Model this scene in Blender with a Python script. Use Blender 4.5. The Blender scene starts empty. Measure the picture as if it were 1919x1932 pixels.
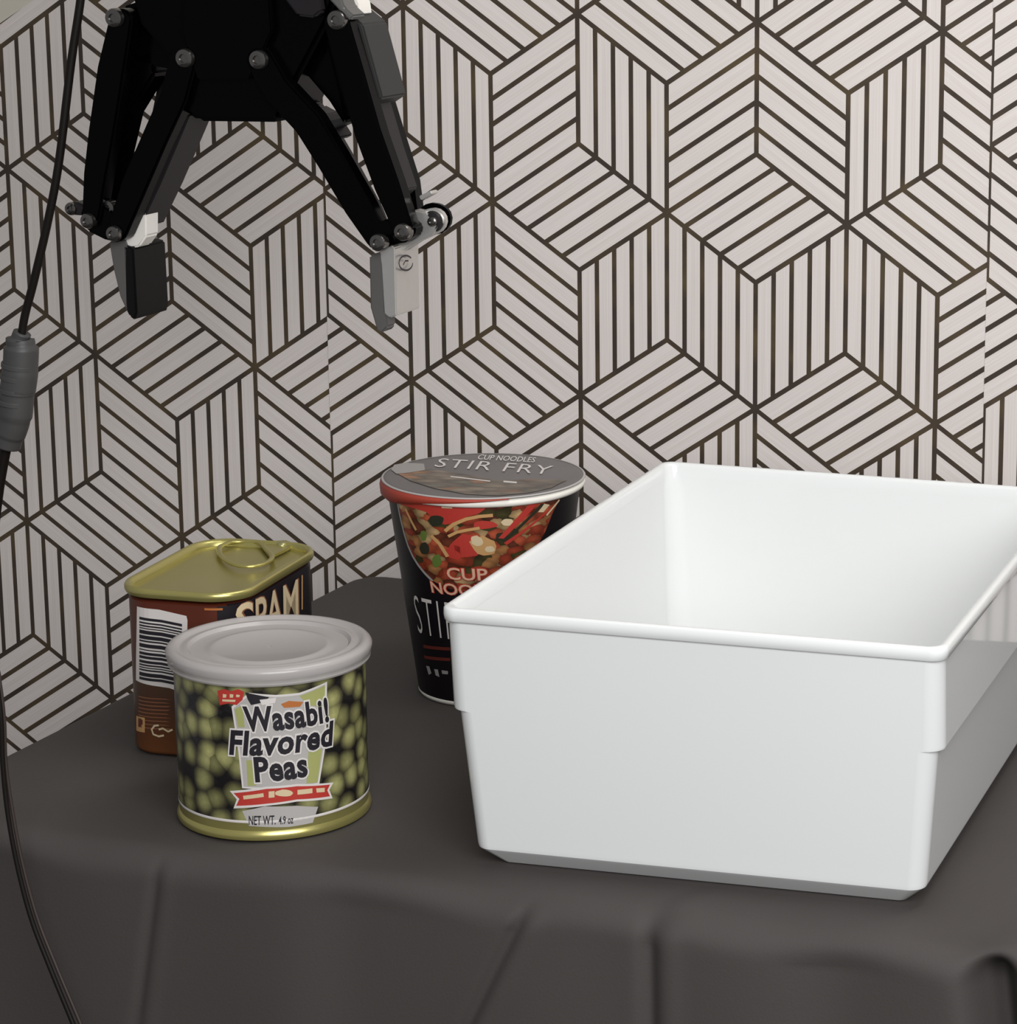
import bpy, bmesh, math, random
from mathutils import Vector, Matrix

scene = bpy.context.scene
# ------------------------------------------------------------------ camera
F, PITCH, ROLL, CAM_H, PX, PY = 5177.3, 0.22318, -0.03126, 0.40700, 2016.784, 877.598
TH, DD = 0.23515, 1.31418          # yaw of the wall, its measured distance
camd = bpy.data.cameras.new('camera'); cam = bpy.data.objects.new('camera', camd)
scene.collection.objects.link(cam); scene.camera = cam
cp, sp, cr, sr = math.cos(PITCH), math.sin(PITCH), math.cos(ROLL), math.sin(ROLL)
fwd = Vector((0, cp, -sp)); dwn0 = Vector((0, -sp, -cp)); rt0 = Vector((1, 0, 0))
right = rt0 * cr + dwn0 * sr
down = -rt0 * sr + dwn0 * cr
R3 = Matrix((right, -down, -fwd)).transposed()
cam.matrix_world = Matrix.Translation((0, 0, CAM_H)) @ R3.to_4x4()
camd.sensor_fit = 'HORIZONTAL'; camd.sensor_width = 36.0
camd.lens = F * 36 / 1919
camd.shift_x = (959.5 - PX) / 1919
camd.shift_y = (PY - 966) / 1919
camd.clip_start = 0.05; camd.clip_end = 50

# ------------------------------------------------------------------ world and lights
world = bpy.data.worlds.new('room_air'); scene.world = world; world.use_nodes = True
world.node_tree.nodes['Background'].inputs[0].default_value = (0.97, 0.97, 1.0, 1)
world.node_tree.nodes['Background'].inputs[1].default_value = 0.24
scene.view_settings.view_transform = 'Standard'
scene.view_settings.look = 'None'
scene.view_settings.exposure = 0.0
scene.view_settings.gamma = 1.0
scene.view_settings.use_curve_mapping = False

ct, st_ = math.cos(TH), math.sin(TH)
def T(u, w, z):
    """table frame: u runs along the wall, w out from it, z up"""
    return Vector((u * ct + (DD * ct - w) * st_, -u * st_ + (DD * ct - w) * ct, z))
def area(name, loc, target, size, sy, power, col):
    l = bpy.data.lights.new(name, 'AREA'); l.shape = 'RECTANGLE'; l.size = size; l.size_y = sy
    l.energy = power; l.color = col
    o = bpy.data.objects.new(name, l); scene.collection.objects.link(o)
    o.location = loc; o.rotation_euler = (Vector(target) - Vector(loc)).to_track_quat('-Z', 'Y').to_euler()
    return o
area('ceiling_panel_light', T(-0.10, 0.12, 0.95), T(-0.35, 0.0, 0.20), 0.9, 0.25, 4.2, (1.0, 0.985, 0.96))
area('window_daylight', T(0.17, 1.12, 0.62), T(-0.30, 0.1, 0.13), 0.85, 0.6, 15.5, (0.985, 0.99, 1.0))

# ------------------------------------------------------------------ pixel tools (used once, to measure where things stand)
def ray(x, y):
    x = (x - PX) / F; y = (y - PY) / F
    X = x * cr - y * sr; Y = x * sr + y * cr
    return Vector((X, cp - Y * sp, -sp - Y * cp))
CAM = Vector((0, 0, CAM_H))
def at(x, y, w):
    """(u, z) where the sight line meets the vertical plane w out from the wall"""
    n = Vector((st_, ct, 0)); d = ray(x, y)
    P = CAM + d * ((DD * ct - w - CAM.dot(n)) / d.dot(n))
    return (P.x * ct - P.y * st_, P.z)
def on_z(x, y, z=0.0):
    d = ray(x, y); P = CAM + d * ((z - CAM.z) / d.z)
    return (P.x * ct - P.y * st_, DD * ct - (P.x * st_ + P.y * ct))

# ------------------------------------------------------------------ materials
def nodes(m):
    m.use_nodes = True; nt = m.node_tree
    return nt, nt.nodes['Principled BSDF']
MATS = {}
def mat(name, col, rough=0.5, metal=0.0, spec=0.5, noise=0.0, nscale=60, bump=0.0, bscale=400, coat=0.0, bdist=0.0005):
    if name in MATS: return MATS[name]
    m = bpy.data.materials.new(name); nt, b = nodes(m)
    b.inputs['Base Color'].default_value = (*col, 1); b.inputs['Roughness'].default_value = rough
    b.inputs['Metallic'].default_value = metal; b.inputs['Specular IOR Level'].default_value = spec
    if coat: b.inputs['Coat Weight'].default_value = coat; b.inputs['Coat Roughness'].default_value = 0.08
    tc = nt.nodes.new('ShaderNodeTexCoord')
    if noise:
        n = nt.nodes.new('ShaderNodeTexNoise'); n.inputs['Scale'].default_value = nscale; n.inputs['Detail'].default_value = 4
        nt.links.new(tc.outputs['Object'], n.inputs['Vector'])
        r = nt.nodes.new('ShaderNodeMapRange'); r.inputs['To Min'].default_value = 1 - noise; r.inputs['To Max'].default_value = 1 + noise
        nt.links.new(n.outputs['Fac'], r.inputs['Value'])
        mx = nt.nodes.new('ShaderNodeVectorMath'); mx.operation = 'SCALE'; mx.inputs[0].default_value = col
        nt.links.new(r.outputs[0], mx.inputs['Scale']); nt.links.new(mx.outputs[0], b.inputs['Base Color'])
    if bump:
        n2 = nt.nodes.new('ShaderNodeTexNoise'); n2.inputs['Scale'].default_value = bscale; n2.inputs['Detail'].default_value = 3
        nt.links.new(tc.outputs['Object'], n2.inputs['Vector'])
        bp = nt.nodes.new('ShaderNodeBump'); bp.inputs['Strength'].default_value = bump; bp.inputs['Distance'].default_value = bdist
        nt.links.new(n2.outputs['Fac'], bp.inputs['Height']); nt.links.new(bp.outputs[0], b.inputs['Normal'])
    MATS[name] = m
    return m

M_plaster = mat('painted_plaster', (0.62, 0.58, 0.49), 0.8, noise=0.03, bump=0.2, bscale=120)
M_bin = mat('white_plastic', (0.72, 0.73, 0.72), 0.05, spec=0.5)
M_cloth = mat('charcoal_cloth', (0.056, 0.049, 0.046), 0.72, spec=0.32, noise=0.10, nscale=9, bump=0.25, bscale=900, bdist=0.0003)
M_floor = mat('dark_floor', (0.10, 0.09, 0.08), 0.6, noise=0.1)
M_black = mat('black_anodised', (0.0007, 0.0007, 0.0009), 0.22, spec=0.09)
M_gmetal = mat('grey_and_lit_black_anodised', (0.014, 0.012, 0.013), 0.40, spec=0.25)  # grey parts; also paints bounce light on the black left inner link
M_rubber = mat('black_rubber', (0.003, 0.003, 0.003), 0.5, spec=0.2)
M_grub = mat('grey_rubber', (0.085, 0.080, 0.076), 0.5)
M_silver = mat('brushed_aluminium', (0.60, 0.58, 0.55), 0.33, metal=0.75, noise=0.04, nscale=300)
M_steel = mat('screw_steel', (0.20, 0.19, 0.18), 0.20, metal=0.95)
M_white = mat('white_nylon', (0.72, 0.69, 0.64), 0.5)
M_gold = mat('gold_lacquer', (0.50, 0.45, 0.16), 0.28, metal=0.75, noise=0.05, nscale=40)
M_goldrim = mat('gold_lacquer_rim', (0.46, 0.43, 0.20), 0.30, metal=0.7)
M_cable = mat('cable_rubber', (0.006, 0.004, 0.003), 0.5, spec=0.25)
M_conn = mat('connector_plastic', (0.058, 0.056, 0.055), 0.5)
M_paper = mat('cup_rim_white', (0.80, 0.77, 0.70), 0.5)
M_cupblk = mat('cup_black', (0.006, 0.0045, 0.006), 0.4, spec=0.35)

def ink(name, col, rough=0.45): return mat('ink_' + name, col, rough)
I_white = ink('white', (0.62, 0.58, 0.55)); I_black = ink('black', (0.012, 0.010, 0.014)); I_red = ink('red', (0.42, 0.035, 0.025))
I_cream = ink('cream', (0.60, 0.48, 0.30)); I_silver = ink('silver', (0.40, 0.38, 0.36)); I_olive = ink('olive', (0.33, 0.34, 0.12))
I_orange = ink('orange', (0.40, 0.13, 0.03)); I_dkred = ink('dark_red', (0.11, 0.018, 0.012)); I_grey = ink('grey', (0.30, 0.28, 0.27))
I_green = ink('green', (0.10, 0.16, 0.03)); I_dark = ink('dark_green', (0.02, 0.022, 0.012)); I_pea = ink('pea', (0.36, 0.40, 0.12))
I_brown = ink('brown', (0.20, 0.075, 0.035)); I_tan = ink('tan', (0.50, 0.28, 0.11)); I_letter = ink('cup_letter', (0.66, 0.42, 0.28))

def wallpaper_mat():
    m = bpy.data.materials.new('wallpaper_print'); nt, b = nodes(m); N = nt.nodes; L = nt.links
    uv = N.new('ShaderNodeUVMap'); uv.uv_map = 'band'; hf = N.new('ShaderNodeUVMap'); hf.uv_map = 'half'
    s1 = N.new('ShaderNodeSeparateXYZ'); s2 = N.new('ShaderNodeSeparateXYZ')
    L.new(uv.outputs[0], s1.inputs[0]); L.new(hf.outputs[0], s2.inputs[0])
    def mth(op, a, b_=None):
        n = N.new('ShaderNodeMath'); n.operation = op
        for i, v in enumerate((a, b_)):
            if v is None: continue
            if isinstance(v, (int, float)): n.inputs[i].default_value = v
            else: L.new(v, n.inputs[i])
        return n.outputs[0]
    d1 = mth('ABSOLUTE', mth('SUBTRACT', mth('FRACT', mth('ADD', s1.outputs[0], 0.5)), 0.5))
    d2 = mth('MINIMUM', s1.outputs[1], mth('SUBTRACT', 1.0, s1.outputs[1]))
    line = mth('MAXIMUM', mth('LESS_THAN', d1, s2.outputs[0]), mth('LESS_THAN', d2, s2.outputs[1]))
    # print grain running along each band
    mp = N.new('ShaderNodeMapping'); mp.inputs['Scale'].default_value = (14, 0.9, 1)
    L.new(uv.outputs[0], mp.inputs[0])
    nz = N.new('ShaderNodeTexNoise'); nz.inputs['Scale'].default_value = 1.0; nz.inputs['Detail'].default_value = 3
    L.new(mp.outputs[0], nz.inputs['Vector'])
    cr_ = N.new('ShaderNodeValToRGB')
    cr_.color_ramp.elements[0].position = 0.3; cr_.color_ramp.elements[0].color = (0.680, 0.615, 0.575, 1)
    cr_.color_ramp.elements[1].position = 0.7; cr_.color_ramp.elements[1].color = (0.770, 0.710, 0.675, 1)
    L.new(nz.outputs['Fac'], cr_.inputs[0])
    tc = N.new('ShaderNodeTexCoord'); n2 = N.new('ShaderNodeTexNoise'); n2.inputs['Scale'].default_value = 40
    L.new(tc.outputs['Object'], n2.inputs['Vector'])
    rl = N.new('ShaderNodeValToRGB')
    rl.color_ramp.elements[0].position = 0.45; rl.color_ramp.elements[0].color = (0.046, 0.033, 0.024, 1)
    rl.color_ramp.elements[1].position = 0.75; rl.color_ramp.elements[1].color = (0.095, 0.066, 0.032, 1)
    L.new(n2.outputs['Fac'], rl.inputs[0])
    mx = N.new('ShaderNodeMix'); mx.data_type = 'RGBA'
    L.new(line, mx.inputs['Factor']); L.new(cr_.outputs[0], mx.inputs['A']); L.new(rl.outputs[0], mx.inputs['B'])
    L.new(mx.outputs['Result'], b.inputs['Base Color'])
    b.inputs['Roughness'].default_value = 0.55; b.inputs['Specular IOR Level'].default_value = 0.4
    return m
M_wp = wallpaper_mat()

def pea_mat():
    m = bpy.data.materials.new('printed_peas'); nt, b = nodes(m); N = nt.nodes; L = nt.links
    uv = N.new('ShaderNodeUVMap'); uv.uv_map = 'flat'
    nd = N.new('ShaderNodeTexNoise'); nd.inputs['Scale'].default_value = 90; L.new(uv.outputs[0], nd.inputs['Vector'])
    ad = N.new('ShaderNodeVectorMath'); ad.operation = 'MULTIPLY_ADD'; ad.inputs[1].default_value = (0.0028,) * 3
    L.new(nd.outputs['Color'], ad.inputs[0]); L.new(uv.outputs[0], ad.inputs[2])
    v = N.new('ShaderNodeTexVoronoi'); v.inputs['Scale'].default_value = 108; v.inputs['Randomness'].default_value = 0.85; v.voronoi_dimensions = '2D'
    L.new(ad.outputs[0], v.inputs['Vector'])
    r = N.new('ShaderNodeValToRGB'); e = r.color_ramp.elements
    e[0].position = 0.0; e[0].color = (0.38, 0.37, 0.155, 1); e[1].position = 0.66; e[1].color = (0.012, 0.010, 0.010, 1)
    x = e.new(0.27); x.color = (0.26, 0.255, 0.10, 1); x = e.new(0.50); x.color = (0.085, 0.078, 0.038, 1)
    L.new(v.outputs['Distance'], r.inputs[0])
    s = N.new('ShaderNodeSeparateColor'); L.new(v.outputs['Color'], s.inputs[0])
    mr = N.new('ShaderNodeMapRange'); mr.inputs['To Min'].default_value = 0.45; mr.inputs['To Max'].default_value = 1.15
    L.new(s.outputs[0], mr.inputs['Value'])
    nw = N.new('ShaderNodeTexNoise'); nw.inputs['Scale'].default_value = 500; L.new(uv.outputs[0], nw.inputs['Vector'])
    mw = N.new('ShaderNodeMapRange'); mw.inputs['To Min'].default_value = 0.75; mw.inputs['To Max'].default_value = 1.2
    L.new(nw.outputs['Fac'], mw.inputs['Value'])
    mm = N.new('ShaderNodeMath'); mm.operation = 'MULTIPLY'; L.new(mr.outputs[0], mm.inputs[0]); L.new(mw.outputs[0], mm.inputs[1])
    sc = N.new('ShaderNodeVectorMath'); sc.operation = 'SCALE'; L.new(r.outputs[0], sc.inputs[0]); L.new(mm.outputs[0], sc.inputs['Scale'])
    L.new(sc.outputs[0], b.inputs['Base Color']); b.inputs['Roughness'].default_value = 0.32
    return m
def food_mat(name, stops, scale, stretch=(1, 1, 1)):
    m = bpy.data.materials.new(name); nt, b = nodes(m); N = nt.nodes; L = nt.links
    uv = N.new('ShaderNodeUVMap'); uv.uv_map = 'flat'
    mp = N.new('ShaderNodeMapping'); mp.inputs['Scale'].default_value = stretch; mp.inputs['Rotation'].default_value = (0, 0, 0.6)
    L.new(uv.outputs[0], mp.inputs[0])
    nd = N.new('ShaderNodeTexNoise'); nd.inputs['Scale'].default_value = scale * 0.8; L.new(mp.outputs[0], nd.inputs['Vector'])
    ad = N.new('ShaderNodeVectorMath'); ad.operation = 'MULTIPLY_ADD'; ad.inputs[1].default_value = (0.9 / scale,) * 3
    L.new(nd.outputs['Color'], ad.inputs[0]); L.new(mp.outputs[0], ad.inputs[2])
    v = N.new('ShaderNodeTexVoronoi'); v.inputs['Scale'].default_value = scale; L.new(ad.outputs[0], v.inputs['Vector'])
    s = N.new('ShaderNodeSeparateColor'); L.new(v.outputs['Color'], s.inputs[0])
    r = N.new('ShaderNodeValToRGB'); r.color_ramp.interpolation = 'CONSTANT'; e = r.color_ramp.elements
    for i, (p_, c_) in enumerate(stops):
        x = e[i] if i < 2 else e.new(p_)
        x.position = p_; x.color = (*c_, 1)
    L.new(s.outputs[0], r.inputs[0])
    mr = N.new('ShaderNodeMapRange'); mr.inputs['From Max'].default_value = 0.8; mr.inputs['To Min'].default_value = 1.15; mr.inputs['To Max'].default_value = 0.35
    L.new(v.outputs['Distance'], mr.inputs['Value'])
    sc = N.new('ShaderNodeVectorMath'); sc.operation = 'SCALE'; L.new(r.outputs[0], sc.inputs[0]); L.new(mr.outputs[0], sc.inputs['Scale'])
    L.new(sc.outputs[0], b.inputs['Base Color']); b.inputs['Roughness'].default_value = 0.35
    return m
M_pea = pea_mat()
M_food = food_mat('printed_noodle_photo', [(0, (0.30, 0.045, 0.02)), (0.24, (0.38, 0.17, 0.06)), (0.40, (0.12, 0.03, 0.015)), (0.55, (0.42, 0.08, 0.035)), (0.74, (0.06, 0.05, 0.015)), (0.86, (0.46, 0.30, 0.14))], 170, (1, 1.5, 1))
M_lidfood = food_mat('printed_lid_photo', [(0, (0.17, 0.135, 0.10)), (0.35, (0.22, 0.17, 0.12)), (0.6, (0.13, 0.115, 0.085)), (0.85, (0.30, 0.15, 0.07))], 90, (1, 2, 1))

def lid_plastic():
    m = bpy.data.materials.new('clear_lid_plastic'); nt, b = nodes(m); N = nt.nodes; L = nt.links
    b.inputs['Base Color'].default_value = (0.50, 0.47, 0.455, 1); b.inputs['Roughness'].default_value = 0.22
    tr = N.new('ShaderNodeBsdfTransparent'); tr.inputs[0].default_value = (0.93, 0.92, 0.9, 1)
    mx = N.new('ShaderNodeMixShader'); mx.inputs[0].default_value = 0.66
    L.new(tr.outputs[0], mx.inputs[1]); L.new(b.outputs[0], mx.inputs[2]); L.new(mx.outputs[0], N['Material Output'].inputs[0])
    return m
M_lidp = lid_plastic()

# ------------------------------------------------------------------ object helpers
COL = scene.collection
def link_mesh(name, bm, m, parent=None, smooth=True, mats=None):
    me = bpy.data.meshes.new(name); bm.normal_update(); bm.to_mesh(me); bm.free()
    for mm in (mats or [m]): me.materials.append(mm)
    if smooth:
        for p in me.polygons: p.use_smooth = True
    o = bpy.data.objects.new(name, me); COL.objects.link(o)
    if parent is not None: o.parent = parent; o.matrix_parent_inverse = parent.matrix_world.inverted() if False else Matrix.Identity(4)
    return o
def thing(name, label, cat, group=None):
    o = bpy.data.objects.new(name, None); COL.objects.link(o); o['label'] = label; o['category'] = cat
    o.empty_display_size = 0.02
    if group: o['group'] = group
    return o
def autosmooth(o, ang=35):
    me = o.data; bm = bmesh.new(); bm.from_mesh(me)
    for e in bm.edges:
        if len(e.link_faces) == 2 and e.calc_face_angle(0) > math.radians(ang): e.smooth = False
    bm.to_mesh(me); bm.free()
    return o
def bevel(bm, amt, seg=2, ang=30):
    es = [e for e in bm.edges if len(e.link_faces) == 2 and e.calc_face_angle(0) > math.radians(ang)]
    bmesh.ops.bevel(bm, geom=es, offset=amt, segments=seg, affect='EDGES', clamp_overlap=True)
def rect_loop(x0, x1, y0, y1, r, n=8):
    pts = []
    for cx, cy, a0 in ((x1 - r, y1 - r, 0), (x0 + r, y1 - r, 90), (x0 + r, y0 + r, 180), (x1 - r, y0 + r, 270)):
        for i in range(n + 1):
            a = math.radians(a0 + 90 * i / n); pts.append((cx + r * math.cos(a), cy + r * math.sin(a)))
    return pts
def loft(bm, loops, fn, cap0=True, cap1=True, matidx=None):
    rings = [[bm.verts.new(fn(*p)) for p in lp] for lp in loops]
    n = len(rings[0])
    for k in range(len(rings) - 1):
        for i in range(n):
            f = bm.faces.new((rings[k][i], rings[k][(i + 1) % n], rings[k + 1][(i + 1) % n], rings[k + 1][i]))
            if matidx: f.material_index = matidx[k]
    if cap0: bm.faces.new(rings[0][::-1])
    if cap1: bm.faces.new(rings[-1])
    return rings
def lathe(bm, prof, c, seg=96, fn=None, closed=False):
    """profile of (r, z); c = (u, w)"""
    f = fn or (lambda x, y, z: T(c[0] + x, c[1] + y, z))
    loops = [[(r * math.cos(2 * math.pi * i / seg), -r * math.sin(2 * math.pi * i / seg), z) for i in range(seg)] for r, z in prof]
    rings = [[bm.verts.new(f(*p)) for p in lp] for lp in loops]
    for k in range(len(rings) - 1):
        for i in range(seg):
            bm.faces.new((rings[k][i], rings[k][(i + 1) % seg], rings[k + 1][(i + 1) % seg], rings[k + 1][i]))
    if not closed:
        bm.faces.new(rings[0][::-1]); bm.faces.new(rings[-1])
    bmesh.ops.recalc_face_normals(bm, faces=bm.faces)
    return rings

# ---- flat print laid on a surface given by fwd(s, t, offset) and inv(px, py)
def text_tris(txt, bold=0.0, space=1.0, shear=0.0):
    cu = bpy.data.curves.new('t', 'FONT'); cu.body = txt; cu.offset = bold; cu.space_character = space; cu.resolution_u = 3; cu.shear = shear
    o = bpy.data.objects.new('t', cu); COL.objects.link(o)
    dg = bpy.context.evaluated_depsgraph_get(); dg.update()
    me = bpy.data.meshes.new_from_object(o.evaluated_get(dg))
    vs = [(v.co.x, v.co.y) for v in me.vertices]; fs = [tuple(p.vertices) for p in me.polygons]
    bpy.data.objects.remove(o); bpy.data.curves.remove(cu); bpy.data.meshes.remove(me)
    return vs, fs
_tc = {}
def put(name, polys, m, parent, S, off=0.00012, cell=0.0022, uv=False):
    """polys: list of (verts2d in surface parameters, faces or None)"""
    bm = bmesh.new()
    for vs, fs in polys:
        bv = [bm.verts.new((x, y, 0)) for x, y in vs]
        if fs is None:
            f = bm.faces.new(bv); bmesh.ops.triangulate(bm, faces=[f])
        else:
            for f in fs:
                try: bm.faces.new([bv[i] for i in f])
                except ValueError: pass
    if cell:
        xs = [v.co.x for v in bm.verts]; x = math.floor(min(xs) / cell) * cell
        while x < max(xs):
            bmesh.ops.bisect_plane(bm, geom=bm.verts[:] + bm.edges[:] + bm.faces[:], plane_co=(x, 0, 0), plane_no=(1, 0, 0))
            x += cell
    l = bm.loops.layers.uv.new('flat')
    for f in bm.faces:
        for lo in f.loops: lo[l].uv = (lo.vert.co.x, lo.vert.co.y)
    for v in bm.verts: v.co = S.fwd(v.co.x, v.co.y, off)
    bm.normal_update()
    for f in bm.faces:      # face outward, towards the viewer's side of the surface
        if f.normal.dot(CAM - f.calc_center_median()) < 0: f.normal_flip()
    return link_mesh(name, bm, m, parent, smooth=False)
def poly_px(S, pts): return ([S.inv(*p) for p in pts], None)
def text_px(S, txt, bl, br, tl, bold=0.0, level=False, shear=0.0, space=1.0, ref=None):
    """fit the text's box to three photo points on the surface"""
    vs, fs = text_tris(txt, bold, space, shear)
    bx = text_tris(txt, 0.0, space, shear)[0] if bold else vs
    x0, x1 = min(v[0] for v in bx), max(v[0] for v in bx); y0, y1 = min(v[1] for v in bx), max(v[1] for v in bx)
    a, b, c = S.inv(*bl), S.inv(*br), S.inv(*tl)
    if level: b = (b[0], a[1])
    out = []
    for x, y in vs:
        p, q_ = (x - x0) / (x1 - x0), (y - y0) / (y1 - y0)
        out.append((a[0] + (b[0] - a[0]) * p + (c[0] - a[0]) * q_, a[1] + (b[1] - a[1]) * p + (c[1] - a[1]) * q_))
    return (out, fs)
def stroke_px(S, pts, wd):
    """a curved line of photo points, wd metres wide"""
    p = [Vector(S.inv(*a)) for a in pts]; L_, R_ = [], []
    for i, v in enumerate(p):
        d = (p[min(i + 1, len(p) - 1)] - p[max(i - 1, 0)]).normalized(); n = Vector((-d.y, d.x)) * wd / 2
        L_.append(tuple(v + n)); R_.append(tuple(v - n))
    k = len(p)
    return (L_ + R_, [(i, i + 1, k + i + 1, k + i) for i in range(k - 1)])
def blob(S, cx, cy, rx, ry, n=14, rot=0.0, seed=0):
    rnd = random.Random(seed); pts = []
    for i in range(n):
        a = 2 * math.pi * i / n; k = 1 + rnd.uniform(-.12, .12)
        x, y = rx * k * math.cos(a), ry * k * math.sin(a)
        pts.append((cx + x * math.cos(rot) - y * math.sin(rot), cy + x * math.sin(rot) + y * math.cos(rot)))
    return poly_px(S, pts)
class Cone:
    """upright cone: radius r0 + k z round (u, w); s = angle times mean radius, t = height"""
    def __init__(s, c, r0, k, rm): s.c, s.r0, s.k, s.rm = c, r0, k, rm; s.axis = T(c[0], c[1], 0)
    def fwd(s, a, t, off=0.0):
        r = s.r0 + s.k * t + off; th = a / s.rm
        return s.axis + Vector((r * math.sin(th), -r * math.cos(th), t))
    def inv(s, x, y):
        d = ray(x, y); o = CAM - s.axis
        A = d.x ** 2 + d.y ** 2 - (s.k * d.z) ** 2
        B = 2 * (o.x * d.x + o.y * d.y - s.k * d.z * (s.r0 + s.k * o.z))
        C_ = o.x ** 2 + o.y ** 2 - (s.r0 + s.k * o.z) ** 2
        disc = max(B * B - 4 * A * C_, 0)
        k = (-B - math.sqrt(disc)) / (2 * A); P = o + d * k
        return (math.atan2(P.x, -P.y) * s.rm, P.z)
class Plane:
    def __init__(s, o, ex, ey):
        s.o, s.ex, s.ey = Vector(o), Vector(ex).normalized(), Vector(ey).normalized(); s.n = s.ex.cross(s.ey)
        if s.n.dot(CAM - s.o) < 0: s.n = -s.n
    def fwd(s, a, b, off=0.0): return s.o + s.ex * a + s.ey * b + s.n * off
    def inv(s, x, y):
        d = ray(x, y); P = CAM + d * ((s.o - CAM).dot(s.n) / d.dot(s.n)) - s.o
        return (P.dot(s.ex), P.dot(s.ey))

# ------------------------------------------------------------------ wall with its wallpaper lengths
GAP = 0.095                       # the wall stands this far behind the measured plane
K = (DD * ct + GAP) / (DD * ct)
WA, WE, WD = 0.04718 * K, 0.0643 * K, 0.03199 * K
LW = 0.00262
def wall_uv(u0, v0):
    """measured lattice origin carried to the real wall along the sight lines"""
    P = Vector((u0 * ct, DD - u0 * st_, v0)); P = CAM + (P - CAM) * K
    return (P.x * ct - P.y * st_, P.z)
MU, MV = wall_uv(-0.39891, 0.3167); LU, LV = wall_uv(-0.58344, 0.31703); RU, RV = wall_uv(-0.0438, 0.2629)
# orientation of the five bands in each rhombus. cell key: ('C', column, row) lozenge; ('G', gap, row) standing one between column gap and gap+1
mid_o = {('C', 2, 0): 'b', ('C', 4, 0): 'b', ('C', 6, 0): 'f', ('C', 8, 0): 'f', ('C', 1, 1): 'f', ('C', 3, 1): 'f', ('C', 5, 1): 'f', ('C', 7, 1): 'b',
         ('C', 0, 2): 'f', ('C', 2, 2): 'b', ('C', 4, 2): 'f', ('C', 6, 2): 'f', ('C', 8, 2): 'f', ('C', 1, 3): 'f',
         ('G', 0, 0): 'v', ('G', 1, 0): 'v', ('G', 2, 0): 's', ('G', 3, 0): 'v', ('G', 4, 0): 's', ('G', 5, 0): 's', ('G', 6, 0): 'v', ('G', 7, 0): 's',
         ('G', 0, 1): 's', ('G', 1, 1): 'v', ('G', 2, 1): 's', ('G', 3, 1): 'v', ('G', 4, 1): 'v', ('G', 5, 1): 'v', ('G', 6, 1): 'v', ('G', 7, 1): 's',
         ('G', 0, 2): 's', ('G', 1, 2): 'v', ('G', 2, 2): 's', ('G', 3, 2): 's', ('G', 4, 2): 'v', ('G', 5, 2): 's', ('G', 6, 2): 'v', ('G', 7, 2): 's',
         ('G', 7, -1): 's', ('G', 6, -1): 'v', ('G', 0, 3): 's'}
left_o = {('C', 0, 0): 'f', ('C', 2, 0): 'f', ('C', 1, 1): 'b', ('C', 3, 1): 'f', ('C', 0, 2): 'f', ('C', 2, 2): 'f', ('C', 4, 2): 'f', ('C', 1, 3): 'b', ('C', 3, 3): 'b', ('C', -1, 3): 'f',
          ('C', 0, 4): 'f', ('C', -1, 1): 'f', ('G', -1, 0): 's', ('G', 0, 0): 'v', ('G', 1, 0): 's', ('G', 2, 0): 'v', ('G', 3, 0): 'v',
          ('G', -1, 1): 's', ('G', 0, 1): 'v', ('G', 1, 1): 's', ('G', 2, 1): 's', ('G', 3, 1): 'v',
          ('G', -1, 2): 's', ('G', 0, 2): 'v', ('G', 1, 2): 's', ('G', 2, 2): 'v', ('G', 3, 2): 's',
          ('G', -1, 3): 'v', ('G', 0, 3): 'v', ('G', 1, 3): 's', ('G', 2, 3): 's', ('G', 3, 3): 'v', ('G', -1, 4): 's'}
right_o = {('C', 1, 0): 'f', ('C', 0, 1): 'f', ('G', 0, -1): 's', ('G', 0, 0): 's', ('G', 0, 1): 'v', ('C', 0, -1): 'f'}

def clip(poly, axis, lim, keep_less):
    out = []
    for i in range(len(poly)):
        a, b = poly[i], poly[(i + 1) % len(poly)]
        ia = (a[axis] <= lim) == keep_less or a[axis] == lim; ib = (b[axis] <= lim) == keep_less or b[axis] == lim
        if ia: out.append(a)
        if ia != ib:
            t = (lim - a[axis]) / (b[axis] - a[axis]); out.append(tuple(a[k] + (b[k] - a[k]) * t for k in range(4)))
    return out
def clip_half(poly, P, n):
    out = []; f = lambda a: (a[0] - P[0]) * n[0] + (a[1] - P[1]) * n[1]
    for i in range(len(poly)):
        a, b = poly[i], poly[(i + 1) % len(poly)]; fa, fb = f(a), f(b)
        if fa >= 0: out.append(a)
        if (fa >= 0) != (fb >= 0):
            t = fa / (fa - fb); out.append(tuple(a[k] + (b[k] - a[k]) * t for k in range(4)))
    return out
wall = None
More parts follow.
